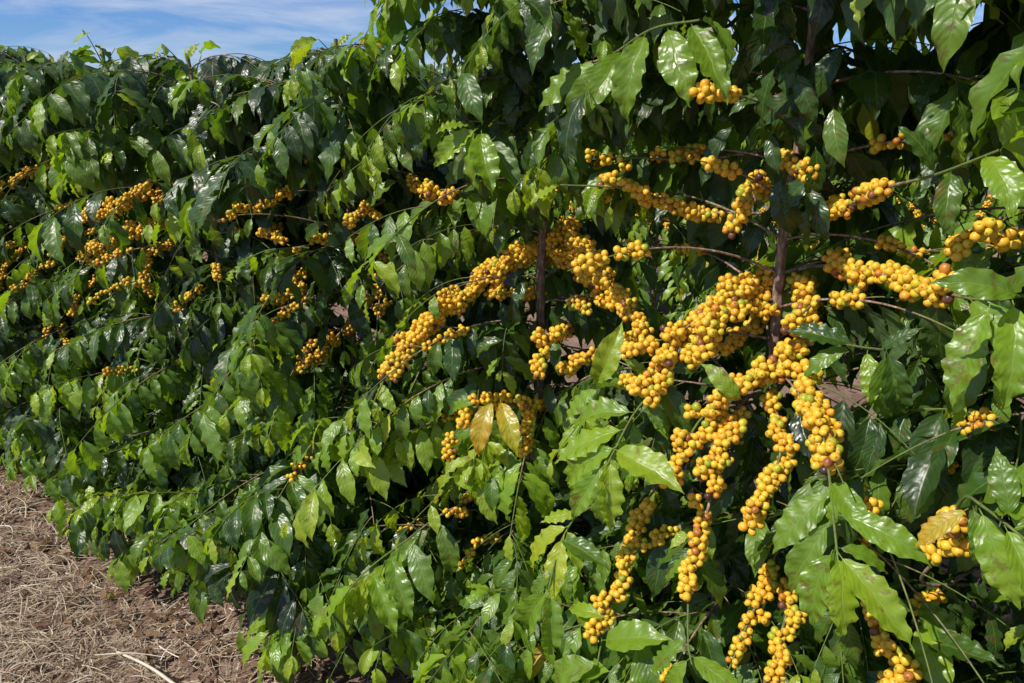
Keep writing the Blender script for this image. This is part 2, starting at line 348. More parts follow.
def leaf_nodes(path, s0, s1, spacing, size, tintm, rs, droop=(0.2, 0.8), facing=0.0):
    """opposite pairs of leaves along a branch: arrays pos, L, N, size, tint"""
    tot = plen(path); k = max(1, int((s1 - s0) * tot / spacing)); out = []; dr0 = rs.uniform(*droop); al0 = rs.uniform(0.25, 0.75); nn = 0.16
    side_ref = None
    for i in range(k + 1):
        s = min(1.0, s0 + (s1 - s0) * ((i + (rs.uniform(-0.35, 0.35) if 0 < i < k else 0)) / max(k, 1))); p, T = at_len(path, s)
        S = np.cross(T, [0, 0, 1.0])
        if np.linalg.norm(S) < 0.35: S = side_ref if side_ref is not None else np.cross(T, -N)
        S = nrm(S); side_ref = S if side_ref is None or S @ side_ref > 0 else -S; S = side_ref
        U = np.cross(S, T); U = U if U[2] > -0.2 else -U
        endk = 1.0 - 0.45 * max(0, (i - (k - 1.5)) / 1.5) if k > 2 else 1.0
        for sd in (-1, 1):
            if rs.random() < 0.09: continue
            al = al0 + rs.gauss(0, 0.15) if i < k else rs.uniform(0.8, 1.3)
            L = sd * S * math.cos(al) + T * math.sin(al)
            L = L + np.array([0, 0, -1]) * (dr0 + rs.gauss(0, 0.16)) + np.array([rs.gauss(0, .08), rs.gauss(0, .08), rs.gauss(0, .06)])
            Nn = U * 1.0 + sd * S * 0.25 + np.array([0, 0, 0.35]) + np.array([rs.gauss(0, nn), rs.gauss(0, nn), rs.gauss(0, nn)]) - N * facing
            sz = size * rs.uniform(0.68, 1.22) * endk
            t = tintm - 0.10 + 0.24 * s ** 3 + rs.gauss(0, 0.07) + (0.12 if i >= k else 0)
            t = min(t, 0.64)
            if rs.random() < 0.004: t += rs.uniform(0.3, 0.45)
            out.append((p, L, Nn, sz, (min(max(t, 0.02), 0.97), rs.random(), rs.random()), s))
    return out

def keep_mask(pos, L, size, R0, sun=True):
    if not HERO_PTS: return np.ones(len(pos), bool)
    Q = np.array([h[0] for h in HERO_PTS]); Rr = np.array([h[1] for h in HERO_PTS]) + R0; lit = np.array([h[2] for h in HERO_PTS])
    C = CAM - Q; Cd = np.linalg.norm(C, axis=1); C = C / Cd[:, None]
    keep = np.ones(len(pos), bool); gone = np.zeros(len(pos), bool); gap = np.array([h[3] for h in HERO_PTS]); DZ = np.array([h[4] for h in HERO_PTS])
    Ld = L / np.linalg.norm(L, axis=1, keepdims=True)
    for fr in (0.2, 0.5, 0.8):
        m = pos + Ld * size[:, None] * fr + np.array([0, 0, -0.12]) * size[:, None] * fr
        d = m[:, None] - Q[None]
        t = (d * C[None]).sum(2); per = np.linalg.norm(d - t[..., None] * C[None], axis=2)
        hit = ((t > -0.015) & (t < DZ[None]) & (per < Rr[None])).any(1)
        t2 = d @ SUN; per2 = np.linalg.norm(d - t2[..., None] * SUN, axis=2)
        gone |= ((t > -0.02) & (t < 0.45) & (per < Rr[None]) & gap[None]).any(1)
        if sun: hit |= ((t2 > -0.01) & (t2 < 0.8) & (per2 < Rr[None] * 0.9) & lit[None]).any(1)
        keep &= ~hit
    return keep | ((NR.uniform(0, 1, len(pos)) < 0.035) & ~gone)

NOBJ = [0]
def add_foliage(bo, base, lv, lod, R0=0.012, carve=True):
    if not lv: return None
    pos = np.array([x[0] for x in lv]); L = np.array([x[1] for x in lv]); Nn = np.array([x[2] for x in lv]); sz = np.array([x[3] for x in lv]); tt = np.array([x[4] for x in lv])
    if carve:
        k = keep_mask(pos, L, sz, R0)
        if not k.any(): return None
        pos, L, Nn, sz, tt = pos[k], L[k], Nn[k], sz[k], tt[k]
    return link('foliage', leaves_mesh('foliage', pos, L, Nn, sz, tt, lod, origin=base), bo)
def add_cluster(bo, base, p, T, kind, lod, rs, sc=1.0):
    o = link('berry_cluster', rs.choice(CL[lod][kind]), bo)
    T = nrm(T); a = np.cross(T, nrm(np.array([rs.gauss(0, 1), rs.gauss(0, 1), rs.gauss(0, 1)]))); a = nrm(a); b = np.cross(T, a)
    m = Matrix(np.column_stack([T, a, b]).tolist()).to_4x4() @ Matrix.Diagonal((sc, sc, sc, 1)); m.translation = Vector((p - base).tolist()); o.matrix_local = m
    return o
def add_branch(bush, base, path, r0=0.0042, r1=0.0018, green=0.55):
    n = len(path); t = np.linspace(0, 1, n)
    v, f, tv = tube(path - base, r0 + (r1 - r0) * t, 6, np.clip((t - green) / 0.25, 0, 1))
    return link('branch', mesh_from('branch', v, f, M_BARK, tv), bush)

# ------------------------------------------------------------------ bushes of the front row
def row_point(t, D): return N * D + A * t
BUSH = {}
def ztop(k):        # stem heights: taller near the camera
    return {-2: 2.05, -1: 2.14, 0: 2.36, 1: 2.22, 2: 1.77, 3: 1.75, 4: 1.79}.get(k, 1.82 + 0.04 * math.sin(k * 2.3))
LABELS = {
 -2: 'coffee bush at the near end of the row, reaching in over the top right corner',
 -1: 'coffee bush cut by the right edge, with broad sunlit leaves and a browning leaf',
 0: 'coffee bush with bare brown trunk and the heaviest yellow berry clusters',
 1: 'coffee bush with long arching string of yellow berries in the hedge middle',
 2: 'coffee bush with upright string of yellow berries left of the arching branch',
 3: 'coffee bush with short berry strings above drooping sprays, left of the upright string',
 4: 'coffee bush with two slanting yellow berry strings below its sunlit top leaves',
}
TD = 1.55
for k in range(-2, 12):
    D = TD + (R.uniform(-0.05, 0.05) if k not in (0, 1) else (-0.08 if k == 0 else 0.08))
    t = 0.486 + 0.64 * k
    base = row_point(t, D)
    if k == 0: q = P(785, 262, D); base = np.array([q[0], q[1], 0])
    if k == 1: q = P(543, 300, D); base = np.array([q[0], q[1], 0])
    lab = LABELS.get(k, 'green coffee bush in the receding far left stretch of the hedge under blue sky')
    bo = thing('coffee_bush', lab, 'coffee bush', base, 'coffee bushes of the front hedge row')
    H = ztop(k); zz = np.linspace(0, H, 240)
    wx = 0.012 * np.sin(zz * 4 + k) + 0.006 * np.sin(zz * 13 + k * 2); wy = 0.012 * np.cos(zz * 3.3 + k * 1.7)
    if k in (0, 1): wx *= 0.6; wy *= 0.6
    path = np.stack([wx, wy, zz], 1); rr = (0.0125 if k == 0 else 0.0145) * (1 - 0.70 * (zz / H) ** 1.2) * (1 + 0.22 * np.maximum(0, np.sin(zz * 2 * np.pi / 0.066)) ** 6 + 0.08 * np.sin(zz * 17 + k)) + 0.0015
    v, f, tv = tube(path, rr, 10, np.clip((zz / H - 0.9) * 8, 0, 1)); link('trunk', mesh_from('trunk', v, f, M_BARK, tv), bo)
    BUSH[k] = dict(o=bo, base=base, H=H, D=D, trunk=path + base)
def trunk_at(k, z):
    p = BUSH[k]['trunk']; return np.array([np.interp(z, p[:, 2], p[:, 0]), np.interp(z, p[:, 2], p[:, 1]), z])

# ---- branches seen singly in the photograph: (bush, waypoints(px,py,D), berry range, leaf range, options)
H_ = []
def hero(k, pts, berries=None, leaves=None, lit=True, kind='m', size=0.115, tintm=0.42, from_trunk=True, ex=(), sp=0.030, sc=1.0, twin=False, spacing=0.042, droop=(-0.1, 0.6)):
    H_.append(dict(k=k, pts=pts, b=berries, l=leaves, lit=lit, kind=kind, size=size, t=tintm, ft=from_trunk, ex=ex, sp=sp, sc=sc, twin=twin, spacing=spacing, droop=droop))
# bush 0 (bare trunk)
hero(0, [(820,266,1.48),(860,268,1.40),(905,281,1.32),(942,292,1.27),(985,300,1.18),(1045,292,1.08)], (0.06,0.60), None, kind='l', sp=0.026, ex=[
  ((990,304,1.16),(948,398,1.10),.52),((1012,300,1.10),(1000,402,1.02),.55),((968,298,1.2),(1015,362,1.12),.5),((1000,298,1.13),(1052,262,1.06),.42),((935,292,1.28),(926,388,1.30),.25),
  ((960,297,1.22),(985,250,1.2),.4),((1030,293,1.08),(1060,360,1.0),.5),((1020,296,1.08),(960,282,1.0),.45)])
hero(0, [(772,280,1.50),(735,287,1.40),(700,315,1.32),(665,352,1.25),(642,392,1.20)], (0.10,0.98), None, kind='l', sp=0.024, twin=True)
hero(0, [(770,320,1.50),(735,342,1.42),(700,350,1.34)], (0.15,1.0), None, kind='m', sp=0.028)
hero(0, [(798,286,1.50),(803,310,1.44),(800,338,1.40),(772,366,1.34),(742,388,1.29),(700,420,1.24),(668,482,1.18)], (0.02,0.98), None, kind='l', sp=0.026, ex=[((742,400,1.26),(712,370,1.20),.55),((700,372,1.27),(668,366,1.22),.3)])
hero(0, [(798,345,1.46),(808,380,1.32),(820,425,1.22),(828,466,1.16),(832,505,1.10),(838,560,1.04)], (0.20,0.66), None, kind='l', sp=0.024, sc=1.04, ex=[
  ((831,490,1.11),(768,545,1.06),.48),((829,482,1.13),(862,524,1.05),.5),((837,515,1.08),(926,556,1.04),.5),((837,552,1.04),(908,648,0.99),.60),((837,553,1.04),(850,642,0.98),.60),
  ((834,550,1.05),(802,626,1.0),.5),((836,548,1.05),(900,566,1.06),.45),((830,520,1.09),(782,592,1.03),.45),((836,545,1.06),(820,660,1.02),.4)])
hero(0, [(785,372,1.44),(775,400,1.34),(782,440,1.25),(772,480,1.20),(752,520,1.16)], (0.3,1.0), None, kind='m', sp=0.03)
hero(0, [(752,395,1.36),(730,420,1.28),(718,470,1.22),(705,520,1.17),(690,582,1.13),(688,640,1.06),(692,665,1.02)], (0.12,0.74), None, kind='m', sp=0.03, ex=[
  ((690,655,1.03),(740,700,0.98),.5),((690,658,1.03),(655,705,0.98),.52),((689,640,1.05),(640,672,1.0),.45)])
hero(0, [(700,450,1.42),(640,510,1.26),(628,565,1.19),(608,612,1.13),(600,650,1.08),(596,672,1.05)], (0.36,0.86), None, kind='m', sp=0.026, ex=[
  ((603,640,1.09),(676,642,1.03),.52),((600,662,1.05),(520,690,0.99),.48),((602,640,1.09),(575,605,1.1),.45),((608,620,1.11),(560,600,1.08),.6)])
hero(0, [(785,520,1.42),(762,590,1.28),(745,630,1.20),(728,672,1.15)], (0.4,1.0), None, kind='m', sp=0.026, lit=False)
hero(0, [(800,540,1.42),(790,600,1.28),(778,645,1.20),(770,690,1.16)], (0.4,1.0), None, kind='m', sp=0.026, lit=False)
hero(0, [(800,470,1.5),(850,560,1.3),(880,620,1.2),(892,655,1.14),(890,700,1.1)], (0.72,1.0), None, kind='m', sp=0.026)
hero(0, [(808,212,1.48),(835,210,1.42),(865,197,1.35),(888,187,1.30),(935,175,1.2),(1000,150,1.12)], (0.12,0.50), None, kind='m', sp=0.030, ex=[
  ((985,155,1.13),(1015,195,1.05),.55),((1000,150,1.12),(1045,105,1.05),.55),((935,175,1.2),(920,125,1.15),.3),((950,170,1.18),(945,225,1.12),.35)])
hero(0, [(778,190,1.55),(752,182,1.45),(738,205,1.38),(732,225,1.36)], (0.3,1.0), None, kind='m', sp=0.03)
hero(0, [(788,180,1.5),(800,160,1.42),(812,180,1.36)], (0.3,0.9), None, kind='m', lit=False, sp=0.034)
hero(0, [(772,215,1.55),(705,212,1.48),(660,198,1.42),(622,188,1.36),(560,185,1.3)], (0.25,0.78), (0.85,1.0), kind='m', sp=0.030)
hero(0, [(776,150,1.55),(700,160,1.52),(640,158,1.45),(590,158,1.4)], (0.45,1.0), None, kind='s', sp=0.035, lit=False)
hero(0, [(790,330,1.52),(850,345,1.38),(885,350,1.28)], None, None, ex=[((868,350,1.30),(872,402,1.24),.58),((855,346,1.33),(790,332,1.30),.25),((850,346,1.34),(802,372,1.28),.45),((885,350,1.27),(905,425,1.24),.3),((880,350,1.28),(915,330,1.26),.25),((885,352,1.27),(880,430,1.25),.4)])
# bush -1 (right edge)
hero(-1, [(930,585,1.30),(945,548,1.20),(962,500,1.10),(985,508,1.04),(1050,560,0.96)], (0.25,0.52), None, kind='m', sp=0.024, sc=1.05, ex=[
  ((978,508,1.06),(1020,610,1.0),.55),((973,506,1.07),(988,574,1.02),.4),((980,505,1.05),(1032,458,0.99),.45),((990,512,1.03),(1050,528,0.97),.5),((1005,525,1.0),(1040,610,0.95),.55),((968,508,1.08),(912,545,1.04),.95),((1010,520,1.0),(990,455,1.0),.42)])
hero(-1, [(1060,220,1.40),(1010,242,1.28),(985,235,1.2),(960,250,1.2)], (0.35,1.0), None, kind='s', lit=False, sp=0.034)
hero(-1, [(1000,560,1.42),(930,600,1.28),(918,640,1.2),(915,690,1.12)], (0.42,0.55), None, kind='s', ex=[((925,598,1.26),(950,650,1.16),.5),((920,620,1.22),(945,690,1.1),.62),((920,610,1.24),(880,600,1.2),.35),((920,640,1.2),(985,660,1.12),.3),((917,660,1.16),(895,700,1.1),.35)])
# bush 1 (arch)
hero(1, [(547,250,1.68),(520,252,1.60),(482,281,1.50),(440,314,1.40),(402,352,1.30),(385,378,1.24),(362,430,1.18),(345,470,1.15)], (0.03,0.66), (0.70,1.0), kind='l', sp=0.021, twin=True, tintm=0.5, size=0.12)
hero(1, [(553,240,1.68),(585,250,1.60),(612,285,1.54),(638,322,1.47),(656,350,1.42)], (0.05,0.95), None, kind='l', lit=False, sp=0.024)
hero(1, [(543,262,1.72),(560,232,1.66),(585,240,1.62)], (0.1,1.0), None, kind='l', lit=False, sp=0.03)
hero(1, [(547,350,1.66),(565,330,1.54),(545,345,1.44),(541,372,1.38)], (0.35,1.0), None, kind='m', sp=0.026)
hero(1, [(550,375,1.66),(575,362,1.50),(600,352,1.43),(622,340,1.38)], (0.25,1.0), None, kind='m', sp=0.030, ex=[((597,388,1.34),(612,340,1.28),.62),((600,388,1.33),(560,420,1.28),.55),((596,390,1.34),(640,380,1.28),.4)])
hero(1, [(546,295,1.7),(525,290,1.58),(505,295,1.52)], (0.3,1.0), None, kind='m', sp=0.035, lit=False)
hero(1, [(545,410,1.66),(515,405,1.46),(480,400,1.36),(458,428,1.28),(448,452,1.26)], (0.55,1.0), None, kind='m', sp=0.028, ex=[((492,398,1.30),(472,452,1.20),.93),((500,400,1.30),(510,448,1.22),.88),((478,402,1.34),(445,410,1.3),.5)])
hero(1, [(545,430,1.66),(535,400,1.48),(525,430,1.38),(520,450,1.35)], (0.4,1.0), None, kind='m', sp=0.03, lit=False)
hero(1, [(550,400,1.68),(600,372,1.42),(655,375,1.26),(630,420,1.18),(612,455,1.13),(600,480,1.10)], None, None, ex=[
  ((636,412,1.19),(552,418,1.14),.52),((626,428,1.17),(545,458,1.11),.58),((618,445,1.14),(536,492,1.08),.55),((614,448,1.14),(672,492,1.08),.60),((610,458,1.13),(616,528,1.07),.62),((606,462,1.12),(572,520,1.06),.52),
  ((655,376,1.26),(690,440,1.22),.3),((650,378,1.25),(625,360,1.22),.5),((602,475,1.1),(590,530,1.05),.45),((645,395,1.22),(660,430,1.2),.4)])
hero(1, [(560,470,1.6),(600,495,1.32),(575,518,1.2),(560,545,1.14),(548,592,1.08)], None, None, ex=[
  ((570,525,1.17),(512,562,1.11),.70),((564,535,1.15),(550,600,1.08),.72),((566,530,1.16),(582,568,1.11),.6),((549,590,1.08),(500,658,1.02),.50),((549,592,1.08),(558,662,1.02),.48),((555,570,1.11),(525,600,1.07),.4),((560,540,1.14),(600,560,1.1),.35),((580,515,1.2),(540,520,1.15),.65)])
hero(1, [(545,480,1.66),(460,505,1.34),(400,545,1.14),(365,572,1.05),(345,595,1.0)], (0.45,0.55), None, kind='s', lit=False, ex=[
  ((400,547,1.14),(380,645,1.05),.54),((385,560,1.10),(352,668,1.0),.60),((368,572,1.06),(338,682,0.97),.64),((360,578,1.05),(318,662,0.97),.64),((355,588,1.02),(306,632,0.96),.56),((345,595,1.0),(322,680,0.95),.62),
  ((372,572,1.07),(398,668,1.0),.52),((390,556,1.11),(416,640,1.05),.46),((412,540,1.16),(424,608,1.08),.42),((420,535,1.2),(385,585,1.1),.45),((440,520,1.26),(455,590,1.18),.4),((430,528,1.22),(400,560,1.15),.4)])
hero(1, [(545,210,1.7),(500,170,1.5),(470,125,1.36)], None, None, ex=[((478,128,1.36),(428,162,1.28),.58),((482,130,1.36),(490,185,1.28),.52),((475,128,1.36),(455,185,1.28),.5),((470,126,1.36),(440,130,1.28),.6),((490,140,1.4),(515,185,1.33),.35),((485,140,1.4),(440,190,1.33),.35)])
hero(1, [(545,70,1.7),(600,60,1.4),(650,30,1.25),(700,20,1.15)], None, None, ex=[((600,62,1.38),(500,122,1.28),.5),((612,58,1.36),(560,130,1.27),.5),((625,50,1.33),(590,100,1.22),.5),((645,32,1.26),(618,108,1.16),.5),((668,26,1.22),(676,92,1.14),.5),((690,22,1.17),(722,90,1.1),.45),((585,62,1.42),(570,10,1.36),.55),((700,20,1.15),(745,50,1.08),.4)])
# bush 2
hero(2, [(388,225,1.72),(384,250,1.64),(381,285,1.56),(377,325,1.50),(374,375,1.42)], (0.22,0.62), (0.66,1.0), kind='m', sp=0.026)
hero(2, [(390,270,1.72),(360,310,1.58),(335,338,1.48),(305,368,1.40),(270,400,1.32),(238,440,1.25)], (0.18,0.58), (0.62,1.0), kind='m', sp=0.028, twin=True)
hero(2, [(392,205,1.72),(370,235,1.62),(335,234,1.52),(305,246,1.46),(262,252,1.38),(225,275,1.3)], (0.2,0.5), (0.55,1.0), kind='m', sp=0.026)
hero(2, [(395,150,1.7),(418,188,1.52),(445,190,1.44),(480,195,1.38)], (0.35,0.8), None, kind='m', sp=0.03, ex=[((470,192,1.40),(485,235,1.34),.4),((400,180,1.55),(360,210,1.48),.45)])
hero(2, [(392,300,1.7),(430,340,1.5),(420,370,1.38),(392,430,1.28),(375,470,1.22)], None, (0.45,1.0), tintm=0.5, size=0.12)
# bush 3, 4 ...
hero(3, [(285,250,1.68),(302,290,1.56),(275,297,1.50),(248,322,1.44),(215,350,1.36)], (0.35,0.72), (0.78,1.0), kind='m', sp=0.028)
hero(3, [(285,225,1.68),(268,230,1.56),(290,246,1.5)], (0.3,1.0), None, kind='m', sp=0.034, lit=False)
hero(3, [(285,270,1.68),(200,290,1.5),(180,302,1.44)], (0.8,1.0), None, kind='m', sp=0.03)
hero(4, [(190,190,1.66),(150,196,1.54),(105,210,1.44),(76,220,1.38),(45,240,1.3)], (0.3,0.75), (0.8,1.0), kind='m', sp=0.028, twin=True)
hero(4, [(188,225,1.66),(150,226,1.54),(105,243,1.44),(70,266,1.38),(40,290,1.3)], (0.25,0.75), (0.8,1.0), kind='m', sp=0.026, twin=True)
hero(4, [(188,240,1.62),(155,250,1.5),(150,268,1.46),(146,290,1.43)], (0.3,1.0), None, kind='m', sp=0.026)
hero(5, [(112,260,1.62),(85,290,1.5),(72,312,1.44)], (0.55,1.0), None, kind='m', sp=0.03)
hero(5, [(112,170,1.62),(60,165,1.5),(20,178,1.44),(-5,190,1.4)], (0.5,1.0), None, kind='m', sp=0.034)
hero(6, [(45,230,1.6),(20,252,1.5),(5,268,1.44),(-5,290,1.4)], (0.4,1.0), None, kind='m', sp=0.028)
hero(6, [(52,300,1.6),(62,330,1.5),(66,345,1.45)], (0.6,1.0), None, kind='s', sp=0.034)

for kk, pts in ((2, [(385,200,1.55),(360,212,1.4),(345,222,1.3)]),(3, [(285,205,1.55),(250,205,1.4),(215,222,1.32)]),
                (4, [(185,262,1.5),(110,290,1.36),(92,300,1.3)]),(5, [(112,220,1.5),(65,240,1.36),(48,262,1.3)]),(6, [(48,260,1.5),(30,275,1.4),(15,288,1.32)])):
    hero(kk, pts, (0.45, 1.0), None, kind='s', sp=0.034)
# openings in the hedge through which the next row shows
for px, py, r in ((955,208,.05),(985,218,.05),(1010,212,.05),(930,200,.035),(905,185,.03),(640,236,.05),(660,250,.04),(842,385,.03),(865,388,.03),(985,12,.022),(735,55,.02)):
    for D in (1.15, 1.4, 1.65, 1.9, 2.15): HERO_PTS.append((P(px, py, D), r, False, True, 0.45))
hero(0, [(775,300,1.46),(735,305,1.38),(705,335,1.30),(690,352,1.28)], (0.15,1.0), None, kind='l', sp=0.026, twin=True)
hero(0, [(790,280,1.48),(812,300,1.42),(790,325,1.36)], (0.2,1.0), None, kind='m', sp=0.028)
hero(0, [(770,375,1.38),(735,385,1.30),(728,395,1.28),(700,445,1.22)], (0.2,1.0), None, kind='m', sp=0.028)
hero(0, [(720,410,1.3),(735,425,1.26),(722,445,1.22),(705,470,1.2)], (0.1,1.0), None, kind='m', sp=0.03)
hero(1, [(543,240,1.70),(575,262,1.62),(600,275,1.58)], (0.1,1.0), None, kind='l', lit=False, sp=0.026, twin=True)
hero(1, [(543,250,1.70),(530,262,1.62),(505,272,1.56),(490,292,1.52)], (0.1,1.0), None, kind='m', sp=0.026)
hero(1, [(545,300,1.70),(600,300,1.58),(630,310,1.5)], (0.5,1.0), None, kind='m', sp=0.03, lit=False)
hero(1, [(545,520,1.60),(480,545,1.36),(465,565,1.3)], (0.6,1.0), None, kind='s', sp=0.03, lit=False)
hero(1, [(545,500,1.60),(420,520,1.38),(396,545,1.3)], (0.8,1.0), None, kind='s', sp=0.03)
def run_heroes():
    built = []
    for h in H_:
        k = h['k']; pts = [P(q[0], q[1], q[2] - (0.10 if k >= 3 and i else 0)) for i, q in enumerate(h['pts'])]
        if h['ft']:
            z = min(pts[0][2] - 0.02, BUSH[k]['H'] - 0.05); tp = trunk_at(k, max(z, 0.1))
            pts = [tp] + pts
        path = smooth_path(pts, 0.015); h['path'] = path; h['L0'] = np.linalg.norm(pts[1] - pts[0]) / plen(path) if h['ft'] else 0
        if h['b']:
            # berry range is measured on the waypoints, without the lead-in from the trunk
            L0 = np.linalg.norm(pts[1] - pts[0]) / plen(path) if h['ft'] else 0
            a, b = [L0 + (1 - L0) * x for x in h['b']]
            h['bb'] = (a, b); tot = plen(path)
            n = max(2, int((b - a) * tot / (h['sp'] * 0.95)))
            h['bp'] = [at_len(path, a + (b - a) * i / n) for i in range(n + 1)]
            for i, (p, T) in enumerate(h['bp']): HERO_PTS.append((p, (0.048 if h['kind'] == 'l' and k == 1 else 0.033 if h['kind'] == 'l' else 0.025) * (1 if k < 3 else 0.75), h['lit'] and (k < 1 or k > 2 or i > 0.4 * n) and (k < 3 or i % 2 == 0), False, 0.75 if k >= 3 or (k == 1 and h['kind'] == 'l') else 0.45))
    for h in H_:
        for e in h['ex']:
            for fr in (0.35, 0.7):
                HERO_PTS.append((P(*e[0]) * (1 - fr) + P(*e[1]) * fr, 0.028, e[2] > 0.4, False, 0.45))
    for h in H_:
        B = BUSH[h['k']]; path = h['path']; base = B['base']; bo = add_branch(B['o'], base, path, 0.0040, 0.0018)
        lod = 2 if h['k'] <= 2 else 1
        if h['b']:
            for i, (p, T) in enumerate(h['bp']):
                if R.random() < (0.12 if not (h['k'] == 1 and h['kind'] == 'l') else 0.0):
                    if R.random() < 0.6: add_cluster(bo, base, p, T, 's', 1, R, h['sc'] * R.uniform(0.85, 1.0))
                    continue
                kd = h['kind'] if R.random() < 0.68 else R.choice('ssm')
                J = np.array([R.gauss(0, 1), R.gauss(0, 1), R.gauss(0, 1)]); J = (J - (J @ T) * T) * 0.0085
                add_cluster(bo, base, p + J, nrm(T + J * 40 * R.gauss(0, 1)), kd, 2 if h['k'] <= 1 else 1, R, h['sc'] * R.uniform(0.90, 1.06))
                if h['twin']:
                    U = nrm(np.array([R.gauss(0, 1), R.gauss(0, 1), R.gauss(0, 1)])); U = U - (U @ T) * T
                    add_cluster(bo, base, p + nrm(U) * R.uniform(0.012, 0.026) + T * R.uniform(-0.01, 0.015), T, 'm', 2 if h['k'] <= 1 else 1, R, h['sc'] * R.uniform(0.93, 1.03))
        if h['l']:
            L0 = h.get('L0', 0) * plen(path) / plen(path)
            a, b = [L0 + (1 - L0) * x for x in h['l']]
            lv = leaf_nodes(path, a, b, h['spacing'], h['size'], h['t'], R, h['droop'])
            add_foliage(bo, base, lv, lod, 0.0, True)
        s_end = h['bb'][0] - 0.02 if h['b'] else 0.6
        if s_end > 0.2:
            lv = leaf_nodes(path, 0.12, s_end, 0.05, 0.105, 0.28, R, (0.1, 0.8))
            add_foliage(bo, base, lv, 1, -0.004, True)
        plain = []
        for e in h['ex']:
            b0 = P(*e[0]); t0 = P(*e[1]); d = t0 - b0; ln = np.linalg.norm(d)
            tocam = nrm(CAM - b0); Nn = tocam * R.uniform(0.45, 0.9) + np.array([0, 0, R.uniform(0.5, 0.9)]) + SUN * 0.3 + np.array([R.gauss(0, .25), R.gauss(0, .25), 0])
            item = (b0, d + np.array([0, 0, 0.18 * ln]), Nn, min(ln * 1.10, 0.17), (e[2], R.random(), R.random()))
            if e[2] > 0.8:
                lf = link('leaf', leaves_mesh('leaf', *[np.array([x]) for x in item], 2, origin=base), bo)
                lf['label'] = 'yellow withered leaf' if e[2] > 0.9 else 'yellowing leaf'
            else: plain.append(item)
        if plain: add_foliage(bo, base, plain, 2, carve=False)
run_heroes()

